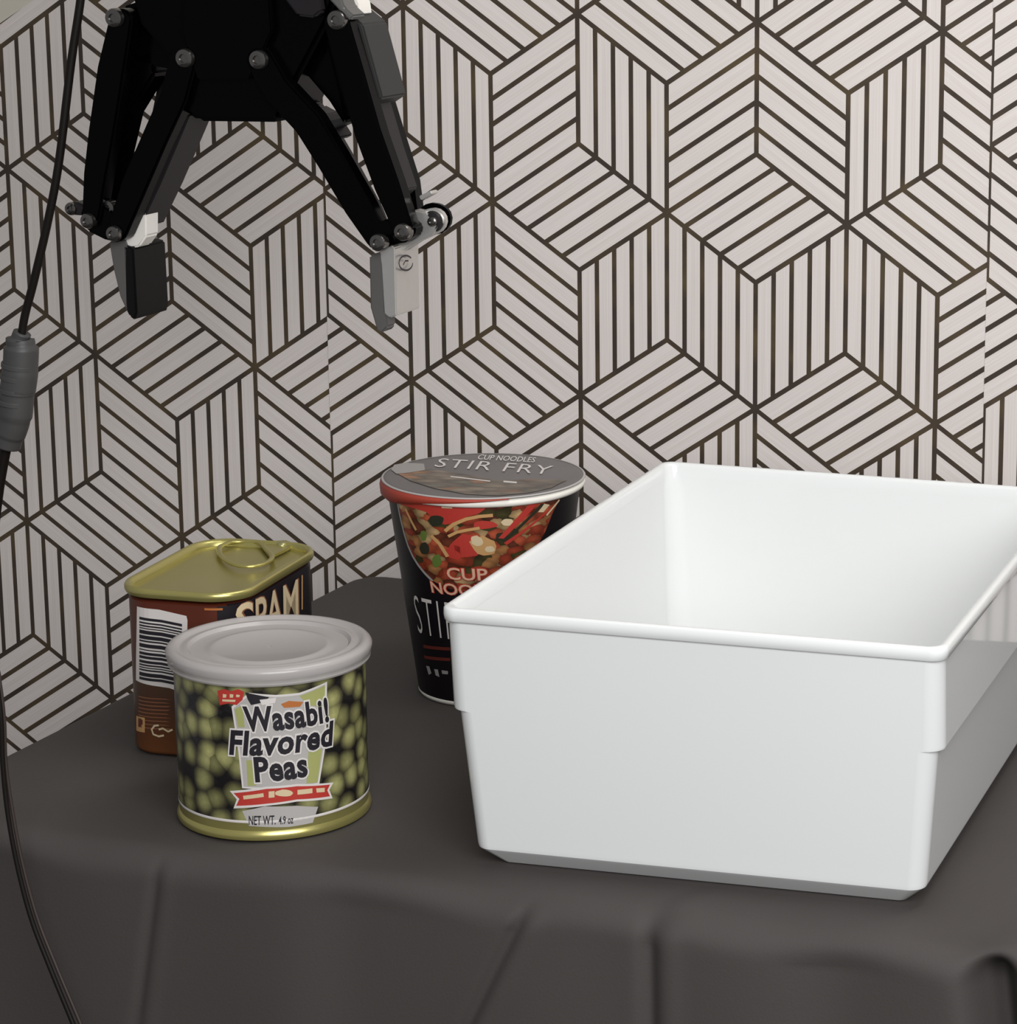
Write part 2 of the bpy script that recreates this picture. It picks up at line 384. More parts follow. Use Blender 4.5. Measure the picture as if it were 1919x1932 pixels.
def strip(u0, v0, par, table, ka, kb, proud, parent, ulo, uhi, cut=None, seed=1):
    """one length of wallpaper; stars stand at column parity par on even rows"""
    rnd = random.Random(seed); bm = bmesh.new(); l1 = bm.loops.layers.uv.new('band'); l2 = bm.loops.layers.uv.new('half')
    w = -GAP + proud; step = WE + WD
    def cell(P0, A, B, along):
        # bands run along 'along' (A or B)
        if along == 'B': A, B = B, A
        ar = abs(A[0] * B[1] - A[1] * B[0]); la, lb = math.hypot(*A), math.hypot(*B)
        hx = LW / 2 / (ar / la / 5); hy = LW / 2 / (ar / lb)
        q_ = [(P0[0], P0[1], 0, 0), (P0[0] + A[0], P0[1] + A[1], 0, 1), (P0[0] + A[0] + B[0], P0[1] + A[1] + B[1], 5, 1), (P0[0] + B[0], P0[1] + B[1], 5, 0)]
        q_ = clip(q_, 0, ulo, False); q_ = clip(q_, 0, uhi, True) if q_ else q_
        q_ = clip(q_, 1, -0.74, False) if q_ else q_; q_ = clip(q_, 1, 1.05, True) if q_ else q_
        if q_ and cut: q_ = clip_half(q_, *cut)
        cl = []
        for p in q_:
            if not cl or (abs(p[0] - cl[-1][0]) + abs(p[1] - cl[-1][1])) > 1e-6: cl.append(p)
        if len(cl) > 2 and (abs(cl[0][0] - cl[-1][0]) + abs(cl[0][1] - cl[-1][1])) < 1e-6: cl.pop()
        if len(cl) < 3: return
        f = bm.faces.new([bm.verts.new(T(p[0], w, p[1])) for p in cl])
        for lo, p in zip(f.loops, cl): lo[l1].uv = (p[2], p[3]); lo[l2].uv = (hx, hy)
    for r in range(-8, 12):
        v = v0 - r * step
        for k in range(ka - 2, kb + 3):
            star = (k - par - r) % 2 == 0
            u = u0 + k * WA
            if star:      # standing rhombi below row r on both sides of this star
                # right side (backslash): star (k, r) to star (k+1, r+1)
                o = table.get(('G', k, r)) or rnd.choice('vvs')
                cell((u, v), (0, -WE), (WA, -WD), 'A' if o == 'v' else 'B')
                # left side (slash): star (k, r) to star (k-1, r+1)
                o = table.get(('G', k - 1, r)) or rnd.choice('vvs')
                cell((u, v), (0, -WE), (-WA, -WD), 'A' if o == 'v' else 'B')
            else:         # lozenge centred on this column, between stars k-1 and k+1
                o = table.get(('C', k, r)) or rnd.choice('fb')
                cell((u - WA, v), (WA, WD), (WA, -WD), 'A' if o == 'f' else 'B')
    bmesh.ops.remove_doubles(bm, verts=bm.verts, dist=1e-5)
    # turned edge: give the sheet its thickness
    bmesh.ops.recalc_face_normals(bm, faces=bm.faces)
    for f in bm.faces:
        if f.normal.dot(T(0, 1, 0) - T(0, 0, 0)) < 0: f.normal_flip()
    be = [e for e in bm.edges if len(e.link_faces) == 1]
    ex = bmesh.ops.extrude_edge_only(bm, edges=be); dv = T(0, -proud, 0) - T(0, 0, 0)
    for g in ex['geom']:
        if isinstance(g, bmesh.types.BMVert): g.co += dv
        if isinstance(g, bmesh.types.BMFace):
            for lo in g.loops: lo[l1].uv = (2.5, 0.5); lo[l2].uv = (0.05, 0.05)
    return link_mesh('wallpaper_strip', bm, M_wp, parent, smooth=False)

def slab(name, u0, u1, w0, w1, z0, z1, m, parent=None):
    bm = bmesh.new(); loft(bm, [[(u0, w0, z), (u1, w0, z), (u1, w1, z), (u0, w1, z)] for z in (z0, z1)], T)
    bmesh.ops.recalc_face_normals(bm, faces=bm.faces)
    return link_mesh(name, bm, m, parent, smooth=False)
wall = slab('wall_back', -2.6, 1.6, -GAP - 0.10, -GAP, -0.76, 1.9, M_plaster); wall['kind'] = 'structure'
E_ = MU + 7.5 * WA
cutA = wall_uv(*[at(0, 40, 0)[0], at(0, 40, 0)[1]]); 
pa = at(2, 43, -GAP); pb = at(70, -4, -GAP)
dx, dz = pb[0] - pa[0], pb[1] - pa[1]
cut = (pa, (dz, -dx))            # keep below and right of the torn corner
strip(LU, LV, 1, left_o, -5, 4, 0.0004, wall, LU - 4.1 * WA, MU + 0.001, cut=cut, seed=3)
strip(LU - 4.1 * WA, LV, 1, {}, -8, 0, 0.0003, wall, LU - 11.6 * WA, LU - 4.1 * WA, cut=cut, seed=21)
strip(MU, MV, 1, mid_o, 0, 8, 0.0008, wall, MU, E_ + 0.004, seed=5)
strip(RU, RV, 0, right_o, 0, 8, 0.0012, wall, RU, RU + 7.5 * WA, seed=7)
strip(RU + 7.5 * WA, RV, 1, {}, 0, 8, 0.0012, wall, RU + 7.5 * WA, RU + 15 * WA, seed=11)
fl = slab('floor', -2.6, 1.6, -GAP - 0.10, 3.0, -0.80, -0.76, M_floor); fl['kind'] = 'structure'

# ------------------------------------------------------------------ cloth over the table
def tablecloth():
    bm = bmesh.new(); U0, U1, W0, W1 = -0.727, 0.62, -0.066, 0.352
    n = 12; R = 0.022
    def outline(ins):
        """points round the table, dense along the front; returns list of (x, y, side, s)"""
        pts = []
        x0, x1, y0, y1, r = U0 + ins, U1 - ins, W0 + ins, W1 - ins, max(R - ins, 0.002)
        NF, NS, NB = 620, 40, 80
        for i in range(NF):
            t = i / NF; t = t / 0.8 * 0.42 if t < 0.8 else 0.42 + (t - 0.8) / 0.2 * 0.58      # dense where the folds show
            pts.append((x0 + r + (x1 - x0 - 2 * r) * t, y1, 0, 1))
        for i in range(n): a = math.radians(90 - 90 * i / n); pts.append((x1 - r + r * math.cos(a), y1 - r + r * math.sin(a), math.cos(a), math.sin(a)))
        for i in range(NS): t = i / NS; pts.append((x1, y1 - r - (y1 - y0 - 2 * r) * t, 1, 0))
        for i in range(n): a = math.radians(-90 * i / n); pts.append((x1 - r + r * math.cos(a), y0 + r + r * math.sin(a), math.cos(a), math.sin(a)))
        for i in range(NB): t = i / NB; pts.append((x1 - r - (x1 - x0 - 2 * r) * t, y0, 0, -1))
        for i in range(n): a = math.radians(-90 - 90 * i / n); pts.append((x0 + r + r * math.cos(a), y0 + r + r * math.sin(a), math.cos(a), math.sin(a)))
        for i in range(NS): t = i / NS; pts.append((x0, y0 + r + (y1 - y0 - 2 * r) * t, -1, 0))
        for i in range(n): a = math.radians(180 - 90 * i / n); pts.append((x0 + r + r * math.cos(a), y1 - r + r * math.sin(a), math.cos(a), math.sin(a)))
        return pts
    # creases on the front fall: (u at the edge, u further down, width, depth) measured at z -0.01 and -0.06
    cre = [(at(297, 1640, W1)[0], at(272, 1932, W1)[0], 0.0026, .0014), (at(990, 1735, W1)[0], at(865, 1932, W1)[0], .0030, .0026),
           (at(1222, 1730, W1)[0], at(1228, 1932, W1)[0], .0040, .0032), (at(640, 1700, W1)[0], at(650, 1932, W1)[0], .016, .0016),
           (at(1560, 1760, W1)[0], at(1570, 1932, W1)[0], .020, .0022),
           (at(1868, 1775, W1)[0], at(1905, 1932, W1)[0], .0085, .0210), (at(1960, 1790, W1)[0], at(2020, 1932, W1)[0], .0080, .0140), (-0.05, -0.04, .01, .01), (0.12, 0.13, .012, .012), (0.3, 0.31, .012, .01)]
    def disp(u, z):
        d = 0.0
        dep = max(0.0, min(1.0, (-z) / 0.014)); dep = dep * dep * (3 - 2 * dep)
        for a, b, wd, am in cre:
            c = a + (b - a) * ((-z - 0.004) / 0.060); k = (u - c) / wd
            d -= am * math.exp(-k * k)
            d += 0.35 * am * math.exp(-((u - c - 2.2 * wd) / (1.3 * wd)) ** 2)
        d += 0.0012 * math.sin(u * 31 + 1) + 0.0009 * math.sin(u * 67 + z * 9)
        return d * dep
    RE = 0.0115      # rounding of the table edge under the cloth
    sec = [(0.14, 0.0)] + [(0.10, 0.0), (0.06, 0.0), (0.035, 0.0), (0.02, 0.0)]
    for i in range(9):
        a = math.radians(90 * i / 8); sec.append((RE - RE * math.sin(a), -RE + RE * math.cos(a)))
    zz = [-0.0135 - 0.0021 * i for i in range(27)] + [-0.075, -0.085, -0.11, -0.16, -0.24, -0.36, -0.50, -0.64, -0.752]
    for z in zz: sec.append((-(-z - RE) * 0.03, z))
    rings = []
    rnd = random.Random(2)
    for ins, z in sec:
        ring = []
        for (x, y, nx, ny) in outline(ins if ins > 0 else 0):
            if ins < 0: x -= nx * ins; y -= ny * ins
            d = disp(x, z) if ny > 0.5 else (0.002 * math.sin((x + y) * 40) * min(1, -z / 0.03) if abs(nx) > 0.5 and z < 0 else 0)
            zt = z
            if ny > 0.3 and -0.012 < z <= 0.0 and ins < 0.036:   # slight puckers at the front edge
                k = 1 - ins / 0.036
                zt += k * (0.0009 * math.sin(x * 46 + 0.6) + 0.0006 * math.sin(x * 101))
                for cu, wd, am in ((at(1225, 1700, W1)[0], .006, -.0016), (at(1280, 1700, W1)[0], .009, .0012), (at(1885, 1770, W1)[0], .012, .0025), (at(1820, 1790, W1)[0], .012, -.0015)):
                    zt += k * am * math.exp(-((x - cu) / wd) ** 2)
            if z < -0.02 and ny < -0.5: y = max(y, W0 - 0.012)
            ring.append(bm.verts.new(T(x + nx * d, y + ny * d, zt - 0.0002)))
        rings.append(ring)
    m_ = len(rings[0])
    for k in range(len(rings) - 1):
        for i in range(m_): bm.faces.new((rings[k][i], rings[k][(i + 1) % m_], rings[k + 1][(i + 1) % m_], rings[k + 1][i]))
    bm.faces.new(rings[0])
    bmesh.ops.recalc_face_normals(bm, faces=bm.faces)
    o = link_mesh('tablecloth', bm, M_cloth)
    o['label'] = 'dark grey cloth covering the table and hanging down its front in soft folds'; o['category'] = 'tablecloth'
    return o
tablecloth()

# ------------------------------------------------------------------ white storage tray
def tray():
    t = thing('storage_tray', 'open white rectangular plastic tray standing on the grey cloth', 'tray')
    yaw = 0.17322; c, s = math.cos(yaw), math.sin(yaw); B0 = Vector((-0.2419, 1.02593, 0))
    W, L, H = 0.20077, 0.27267, 0.10933
    fn = lambda x, y, z: B0 + Vector((c * x + s * y, -s * x + c * y, z))
    def lp(tx, ty, z, r=0.012): return [(x, y, z) for x, y in rect_loop(tx - .0018, W - tx, ty, L - ty, r * .62, 10)]
    ZL = 0.0665
    tap = lambda z: 0.0016 if z > ZL else 0.0044 + (ZL - z) / (ZL - .008) * 0.0045
    tpy = lambda z: 0.0016 + (H - 0.007 - z) / (H - 0.007) * 0.0085
    bm = bmesh.new(); out = []
    out.append(lp(0.0205, 0.0185, 0.0006, 0.008)); out.append(lp(0.0120, 0.0150, 0.0012 + .0006, 0.010))
    out[0] = lp(0.0175, 0.0170, 0.0003, 0.006)
    out[1] = lp(tap(.008) + .0018, tpy(.008) + .0012, 0.0066, 0.0095)
    out.append(lp(tap(.008) + .0003, tpy(.008) + .0002, 0.0078, 0.0105)); out.append(lp(tap(.0095), tpy(.0095), 0.0095, 0.011))
    out.append(lp(tap(ZL), tpy(ZL - .0004), ZL - 0.0004, 0.0115))
    out.append(lp(.0018, tpy(ZL), ZL, 0.0125)); out.append(lp(.0016, tpy(ZL + .001), ZL + 0.0010, 0.0125))
    out.append(lp(.0016, tpy(H - .0055), H - 0.0050, 0.0115))
    # inside, back down
    ti = 0.0042
    out.append(lp(ti, ti, H - 0.0050, 0.010)); 
    out.append(lp(ti + .0005, ti + .0007, H - .012, 0.0135)); out.append(lp(ti + .006, ti + .008, 0.011, 0.018)); out.append(lp(ti + .008, ti + .010, 0.0060, 0.017)); out.append(lp(ti + .014, ti + .016, 0.0040, 0.012))
    loft(bm, out, fn)
    bmesh.ops.recalc_face_normals(bm, faces=bm.faces)
    body = autosmooth(link_mesh('body', bm, M_bin, t), 22)
    wn = body.modifiers.new('weighted_normals', 'WEIGHTED_NORMAL'); wn.keep_sharp = True
    # rim lip
    bm = bmesh.new(); ro = []
    for tx, z, r in ((0.0026, H - .0056, .0105), (0.0007, H - .0055, .0105), (0.0004, H - .0052, .0105), (0.0002, H - .0030, .0105), (0.0003, H - .0008, .0105), (0.0010, H - .0001, .0100), (0.0024, H, .0095), (0.0034, H - .0004, .0095), (0.0040, H - .0016, .0095), (0.0044, H - .0068, .0095)):
        ro.append(lp(tx, tx, z, r))
    rings = loft(bm, ro, fn, False, False)
    n = len(rings[0])
    for i in range(n): bm.faces.new((rings[-1][i], rings[-1][(i + 1) % n], rings[0][(i + 1) % n], rings[0][i]))
    bmesh.ops.recalc_face_normals(bm, faces=bm.faces)
    autosmooth(link_mesh('rim', bm, M_bin, t), 50)
tray()

# ------------------------------------------------------------------ can of peas
def pea_can():
    t = thing('snack_can', 'short round can printed with green peas under a frosted plastic lid', 'can')
    P = Vector((-0.32919, 1.09165, 0)); c = (P.x * ct - P.y * st_, DD * ct - (P.x * st_ + P.y * ct))
    r = 0.0384; S = Cone(c, r, 0.0, r)
    bm = bmesh.new(); lathe(bm, [(r - .003, 0.0002), (r - .0012, .0), (r + .0006, .0008), (r + .0010, .0022), (r + .0006, .0036), (r - .0002, .0046), (r - .0001, .0084), (r - .0020, .0086), (r - .004, .0086)], c)
    autosmooth(link_mesh('base_rim', bm, M_gold, t), 40)['label'] = 'gold rim round the foot of the can'
    bm = bmesh.new(); lathe(bm, [(r - .004, .0083), (r, .0083), (r, .0685), (r - .004, .0690)], c)
    l = bm.loops.layers.uv.new('flat')
    for f in bm.faces:
        for lo in f.loops:
            q_ = lo.vert.co - S.axis; a = math.atan2(q_.x, -q_.y)
            if abs(a) > 3.1 and (f.calc_center_median() - S.axis).x < 0: a = -abs(a)
            lo[l].uv = (a * r + 0.31, q_.z)
    autosmooth(link_mesh('body', bm, M_pea, t), 40)
    bm = bmesh.new()
    lathe(bm, [(r + .00012, .0081), (r + .00018, .0084), (r + .00018, .0090), (r + .0001, .0092)], c, closed=True)
    link_mesh('label_border', bm, I_white, t)
    bm = bmesh.new(); lathe(bm, [(r - .004, .0686), (r + .0002, .0686), (r + .0006, .0700), (r - .0012, .0706), (r - .0030, .0690), (r - .0034, .0665), (0.001, .0665)], c)
    autosmooth(link_mesh('can_end', bm, M_silver, t), 40)
    R = 0.0414
    bm = bmesh.new()
    lathe(bm, [(R - .0022, .0666), (R - .0012, .0664), (R - .0008, .0672), (R - .0010, .0680), (R - .0006, .0690), (R, .0718), (R - .0004, .0728), (R - .0014, .0739), (R - .0030, .0742), (R - .0042, .0738),
               (R - .0050, .0729), (R - .0062, .0727), (R - .0072, .0732), (R - .0086, .0732), (R - .0098, .0718), (R - .014, .0714), (R - .0165, .0716), (R - .0175, .0721), (R - .0190, .0721), (R - .020, .0716), (0.0008, .0715),
               (0.0008, .0708), (R - .0100, .0708), (R - .0085, .0722), (R - .0030, .0728), (R - .0018, .0716), (R - .0022, .0690)], c, closed=True)
    autosmooth(link_mesh('plastic_lid', bm, M_lidp, t), 40)['label'] = 'frosted translucent plastic lid'
    # print
    put('label_panel', [poly_px(S, [(437, 1333), (470, 1307), (520, 1311), (565, 1307), (617, 1286), (615, 1400), (602, 1480), (457, 1487), (450, 1420)])], I_white, t, S, .00008)
    put('label_panel', [poly_px(S, [(441, 1336), (471, 1311), (520, 1315), (565, 1311), (613, 1291), (612, 1400), (599, 1477), (460, 1484), (454, 1420)])], I_silver, t, S, .00012)
    put('label_panel', [poly_px(S, [(565, 1313), (613, 1293), (612, 1335), (580, 1330)]), poly_px(S, [(465, 1434), (478, 1434), (484, 1482), (468, 1483)]),
                        poly_px(S, [(582, 1418), (607, 1412), (599, 1476), (578, 1478)]), poly_px(S, [(443, 1338), (458, 1330), (462, 1372), (450, 1372)])], I_olive, t, S, .00016)
    put('ribbon_outline', [poly_px(S, [(434, 1492), (503, 1484), (560, 1479), (629, 1476), (621, 1490), (627, 1506), (560, 1512), (503, 1520), (441, 1525), (447, 1508)])], I_white, t, S, .00018)
    put('ribbon', [poly_px(S, [(441, 1496), (503, 1488), (560, 1483), (622, 1480), (617, 1491), (622, 1502), (560, 1508), (503, 1516), (446, 1520), (452, 1507)])], I_red, t, S, .00022)
    put('ribbon_print', [poly_px(S, [(459, 1501), (497, 1496), (498, 1503), (460, 1508)]), poly_px(S, [(507, 1493), (518, 1492), (518, 1504), (507, 1505)]), blob(S, 537, 1496, 17, 7, seed=4),
                         poly_px(S, [(561, 1490), (589, 1487), (589, 1496), (561, 1499)]), poly_px(S, [(596, 1487), (612, 1486), (612, 1494), (597, 1495)])], I_cream, t, S, .00027)
    put('logo', [poly_px(S, [(411, 1303), (424, 1300), (436, 1304), (450, 1300), (461, 1305), (458, 1320), (447, 1330), (432, 1327), (415, 1330)])], I_red, t, S, .00020)
    put('logo_print', [poly_px(S, [(421, 1309), (428, 1310), (427, 1316), (421, 1316)]), poly_px(S, [(434, 1309), (441, 1310), (440, 1316), (434, 1316)]), poly_px(S, [(446, 1310), (453, 1311), (452, 1315), (446, 1315)]),
                       poly_px(S, [(420, 1319), (445, 1320), (444, 1324), (420, 1323)])], I_cream, t, S, .00025)
    put('banner', [poly_px(S, [(463, 1306), (508, 1315), (500, 1324), (474, 1330), (468, 1320)])], I_black, t, S, .00020)
    put('banner', [poly_px(S, [(490, 1320), (521, 1316), (519, 1326), (494, 1330)])], I_white, t, S, .00024)
    put('banner', [poly_px(S, [(530, 1328), (545, 1322), (572, 1324), (566, 1333), (536, 1335)])], I_orange, t, S, .00024)
    put('net_weight_panel', [poly_px(S, [(457, 1530), (500, 1521), (560, 1520), (600, 1522), (590, 1552), (545, 1560), (470, 1558)])], I_silver, t, S, .00014)
    for (txt, bl, br, tl) in (('Wasabi!', (465, 1378), (619, 1360), (460, 1334)), ('Flavored', (435, 1422), (624, 1405), (438, 1379)), ('Peas', (484, 1474), (579, 1463), (480, 1430))):
        put('lettering_outline', [text_px(S, txt, bl, br, tl, bold=0.088, space=1.06)], I_white, t, S, .00028)
        put('lettering', [text_px(S, txt, bl, br, tl, bold=0.036, space=1.06)], I_black, t, S, .00036)
    put('net_weight_text', [text_px(S, 'NET WT.', (470, 1556), (520, 1555), (470, 1539), bold=.01), text_px(S, '4.9 oz', (526, 1555), (553, 1553), (526, 1540), bold=.01)], I_black, t, S, .0003)
pea_can()

# ------------------------------------------------------------------ tin of luncheon meat
def meat_tin():
    t = thing('meat_tin', 'tall rectangular luncheon meat tin with gold pull-ring top, behind the pea can', 'tin')
    u, w, yaw, L, W, H, R = -0.6505, 0.2020, 1.47, 0.0905, 0.0565, 0.0765, 0.0165
    c, s = math.cos(yaw), math.sin(yaw)
    fn = lambda x, y, z: T(u + x * c - y * s, w + x * s + y * c, z)
    def lp(g, z, r=None): return [(x, y, z) for x, y in rect_loop(-L / 2 - g, L / 2 + g, -W / 2 - g, W / 2 + g, (r or R) + g, 12)]
    # label colours: the narrow near end is orange-brown, the long right side black
    m_lab = bpy.data.materials.new('printed_tin_label'); nt, b = nodes(m_lab); N = nt.nodes; LK = nt.links
    uv = N.new('ShaderNodeUVMap'); uv.uv_map = 'flat'; sx = N.new('ShaderNodeSeparateXYZ'); LK.new(uv.outputs[0], sx.inputs[0])
    rz = N.new('ShaderNodeValToRGB'); e = rz.color_ramp.elements
    e[0].position = 0.0; e[0].color = (0.17, 0.06, 0.018, 1); e[1].position = 1.0; e[1].color = (0.065, 0.014, 0.007, 1)
    for p_, c_ in ((0.12, (0.13, 0.045, 0.016)), (0.30, (0.075, 0.035, 0.02)), (0.42, (0.075, 0.038, 0.02)), (0.62, (0.095, 0.022, 0.009)), (0.90, (0.090, 0.018, 0.008))):
        x = e.new(p_); x.color = (*c_, 1)
    LK.new(sx.outputs[1], rz.inputs[0])
    g = N.new('ShaderNodeMath'); g.operation = 'GREATER_THAN'; LK.new(sx.outputs[0], g.inputs[0]); g.inputs[1].default_value = 0.5
    mx = N.new('ShaderNodeMix'); mx.data_type = 'RGBA'; LK.new(g.outputs[0], mx.inputs['Factor']); LK.new(rz.outputs[0], mx.inputs['A']); mx.inputs['B'].default_value = (0.012, 0.009, 0.012, 1)
    LK.new(mx.outputs['Result'], b.inputs['Base Color']); b.inputs['Roughness'].default_value = 0.38
    bm = bmesh.new(); rings = loft(bm, [lp(-.003, .0, R - .001), lp(-.0008, .0006), lp(0, .0022), lp(0, H - .0062), lp(-.0008, H - .0056)], fn)
    bmesh.ops.recalc_face_normals(bm, faces=bm.faces)
    l = bm.loops.layers.uv.new('flat'); ex = (fn(0, 1, 0) - fn(0, 0, 0)); exx = fn(1, 0, 0) - fn(0, 0, 0)
    # which side looks right (towards the tray)
    for f in bm.faces:
        nrm = f.normal; rightside = nrm.dot(T(1, 0, 0) - T(0, 0, 0)) > 0.42 or nrm.dot(T(0, -1, 0) - T(0, 0, 0)) > 0.75
        for lo in f.loops: lo[l].uv = (1.0 if rightside else 0.0, lo.vert.co.z / H)
    autosmooth(link_mesh('body', bm, m_lab, t), 50)
    bm = bmesh.new()
    loft(bm, [lp(-.0005, H - .0040), lp(.0012, H - .0038), lp(.0018, H - .0026), lp(.0018, H - .0010), lp(.0012, H), lp(.0002, H + .0002), lp(-.0010, H - .0006), lp(-.0016, H - .0030), lp(-.0036, H - .0033), lp(-.0050, H - .0028), lp(-.0062, H - .0028), lp(-.0078, H - .0031)], fn)
    bmesh.ops.recalc_face_normals(bm, faces=bm.faces)
    lid = autosmooth(link_mesh('lid', bm, M_gold, t), 50); lid['label'] = 'gold metal lid with a raised rim'
    top = Plane(T(u, w, H - .0030), T(1, 0, 0) - T(0, 0, 0), T(0, -1, 0) - T(0, 0, 0))
    # ring pull
    ctl = [(424, 1036), (414, 1042), (416, 1055), (430, 1068), (450, 1076), (475, 1077), (500, 1072), (514, 1060), (502, 1044), (490, 1033), (465, 1030), (440, 1031)]
    bm = bmesh.new(); prs = [top.inv(*p) for p in ctl]
    pts = []; n = len(prs)
    for i in range(n):
        p0, p1, p2, p3 = (Vector(prs[(i + k) % n]) for k in (-1, 0, 1, 2))
        for j in range(4):
            x = j / 4; pts.append(0.5 * ((2 * p1) + (p2 - p0) * x + (2 * p0 - 5 * p1 + 4 * p2 - p3) * x * x + (3 * p1 - p0 - 3 * p2 + p3) * x ** 3))
    rr = .0012; rings = []; n = len(pts)
    for i in range(n):
        d = (pts[(i + 1) % n] - pts[i - 1]).normalized(); nn = Vector((-d.y, d.x))
        rings.append([bm.verts.new(top.fwd(*(pts[i] + nn * rr * 1.1 * math.cos(a)), 0.0022 + rr * .7 * math.sin(a))) for a in [2 * math.pi * k / 8 for k in range(8)]])
    for i in range(n):
        for k in range(8): bm.faces.new((rings[i][k], rings[i][(k + 1) % 8], rings[(i + 1) % n][(k + 1) % 8], rings[(i + 1) % n][k]))
    bmesh.ops.recalc_face_normals(bm, faces=bm.faces)
    ring = link_mesh('pull_ring', bm, M_gold, t)
    bm = bmesh.new(); a_ = [top.inv(*p) for p in ((492, 1036), (512, 1028), (540, 1026), (556, 1032), (545, 1042), (520, 1054), (508, 1056))]
    vs = [bm.verts.new(top.fwd(x, y, 0.0006)) for x, y in a_]; f = bm.faces.new(vs)
    ex2 = bmesh.ops.extrude_face_region(bm, geom=[f])
    for g_ in ex2['geom']:
        if isinstance(g_, bmesh.types.BMVert): g_.co += Vector((0, 0, .0014))
    bmesh.ops.recalc_face_normals(bm, faces=bm.faces); bevel(bm, .0005, 2)
    link_mesh('tab', bm, M_gold, ring, smooth=False)
    bm = bmesh.new(); cc = top.inv(532, 1036); q_ = top.fwd(*cc, 0.002)
    for rad, z0, z1 in ((.0022, 0, .0012),):
        v0 = [bm.verts.new(q_ + Vector((rad * math.cos(a), rad * math.sin(a), z0))) for a in [k * math.pi / 8 for k in range(16)]]
        v1 = [bm.verts.new(q_ + Vector((rad * .8 * math.cos(a), rad * .8 * math.sin(a), z1))) for a in [k * math.pi / 8 for k in range(16)]]
        for i in range(16): bm.faces.new((v0[i], v0[(i + 1) % 16], v1[(i + 1) % 16], v1[i]))
        bm.faces.new(v1)
    bmesh.ops.recalc_face_normals(bm, faces=bm.faces); link_mesh('rivet', bm, M_goldrim, ring)
    # printed sides: near end plane and right side plane
    end = Plane(fn(L / 2, 0, 0), fn(0, 1, 0) - fn(0, 0, 0), (0, 0, 1))
    sgn = -1 if (fn(0, -1, 0) - fn(0, 0, 0)).dot(T(1, 0, 0) - T(0, 0, 0)) > 0 else 1
    side = Plane(fn(0, sgn * W / 2, 0), fn(1, 0, 0) - fn(0, 0, 0), (0, 0, 1))
    # near end wraps its rounded corner: follow the outline by arc length
    loop = rect_loop(-L / 2, L / 2, -W / 2, W / 2, R, 24); loop = loop[36:] + loop[:36]
    class Wrap:
        def __init__(s):
            s.p = [fn(x, y, 0) for x, y in loop]; s.d = [0]
            for i in range(len(s.p)): s.d.append(s.d[-1] + (s.p[(i + 1) % len(s.p)] - s.p[i]).length)
        def fwd(s, a, tt, off=0):
            a %= s.d[-1]
            for i in range(len(s.p)):
                if a <= s.d[i + 1]:
                    A, B = s.p[i], s.p[(i + 1) % len(s.p)]; k = (a - s.d[i]) / max(s.d[i + 1] - s.d[i], 1e-9)
                    P = A.lerp(B, k); d = (B - A).normalized(); nn = Vector((d.y, -d.x, 0))
                    ce = fn(0, 0, 0)
                    if nn.dot(P - ce) < 0: nn = -nn
                    return P + nn * off + Vector((0, 0, tt))
        def inv(s, x, y):
            d = ray(x, y); best = None
            for i in range(len(s.p)):
                A, B = s.p[i], s.p[(i + 1) % len(s.p)]; e_ = B - A; nn = Vector((e_.y, -e_.x, 0))
                if nn.length < 1e-9: continue
                den = d.dot(nn)
                if abs(den) < 1e-9: continue
                k = (A - CAM).dot(nn) / den; P = CAM + d * k; q2 = (P - A).dot(e_) / e_.length_squared
                if -0.02 <= q2 <= 1.02 and (best is None or k < best[0]): best = (k, s.d[i] + q2 * e_.length, P.z)
            if best is None:   # just outside the outline: take the nearest visible point
                return s.inv(x + (2 if x < 420 else -2), y)
            return best[1:]
    S = Wrap()
    put('barcode_sticker', [poly_px(S, [(259, 1144), (300, 1150), (352, 1162), (354, 1170), (352, 1310), (320, 1298), (257, 1283)])], I_white, t, S, .00015)
    bars = []; rnd = random.Random(9); y = 1163
    while y < 1276:
        h = rnd.choice((2, 3, 3, 5, 7)); bars.append(poly_px(S, [(264, y), (305, y + 6), (344, y + 14), (344, y + 14 + h), (305, y + 6 + h), (264, y + h)])); y += h + rnd.choice((2.2, 2.6, 3.4))
    put('barcode', bars, I_black, t, S, .0003)
    lines = []
    for k in range(9):
        y = 1312 + k * 7
        lines.append(poly_px(S, [(262, y), (326 - rnd.randint(0, 14), y + 6), (326 - rnd.randint(0, 14), y + 8.5), (262, y + 2.5)]))
    put('small_print', lines, I_brown, t, S, .0002)
    put('emblem', [poly_px(S, [(258, 1350), (274, 1354), (274, 1382), (258, 1378)])], I_tan, t, S, .0002)
    put('emblem', [poly_px(S, [(262, 1356), (270, 1358), (270, 1366), (264, 1372), (262, 1370)])], I_dkred, t, S, .0003)
    put('script_mark', [stroke_px(S, [(300, 1368), (292, 1369), (287, 1376), (290, 1385), (300, 1389), (310, 1387)], .0009), stroke_px(S, [(300, 1376), (308, 1374), (318, 1380), (326, 1376)], .0009)], I_cream, t, S, .0003)
    put('trade_line', [poly_px(S, [(386, 1147), (420, 1147), (420, 1151), (386, 1151)])], I_orange, t, S, .0003)
    put('lettering_shadow', [text_px(S, 'SPAM', (447, 1215), (563, 1165), (447, 1140), bold=0.03)], I_brown, t, S, .0003)
    put('lettering', [text_px(S, 'SPAM', (445, 1215), (561, 1165), (445, 1140), bold=0.012)], I_cream, t, S, .0005)
    put('side_stripe', [stroke_px(S, [(569, 1085), (569, 1150)], .0014)], I_tan, t, S, .0003)
meat_tin()

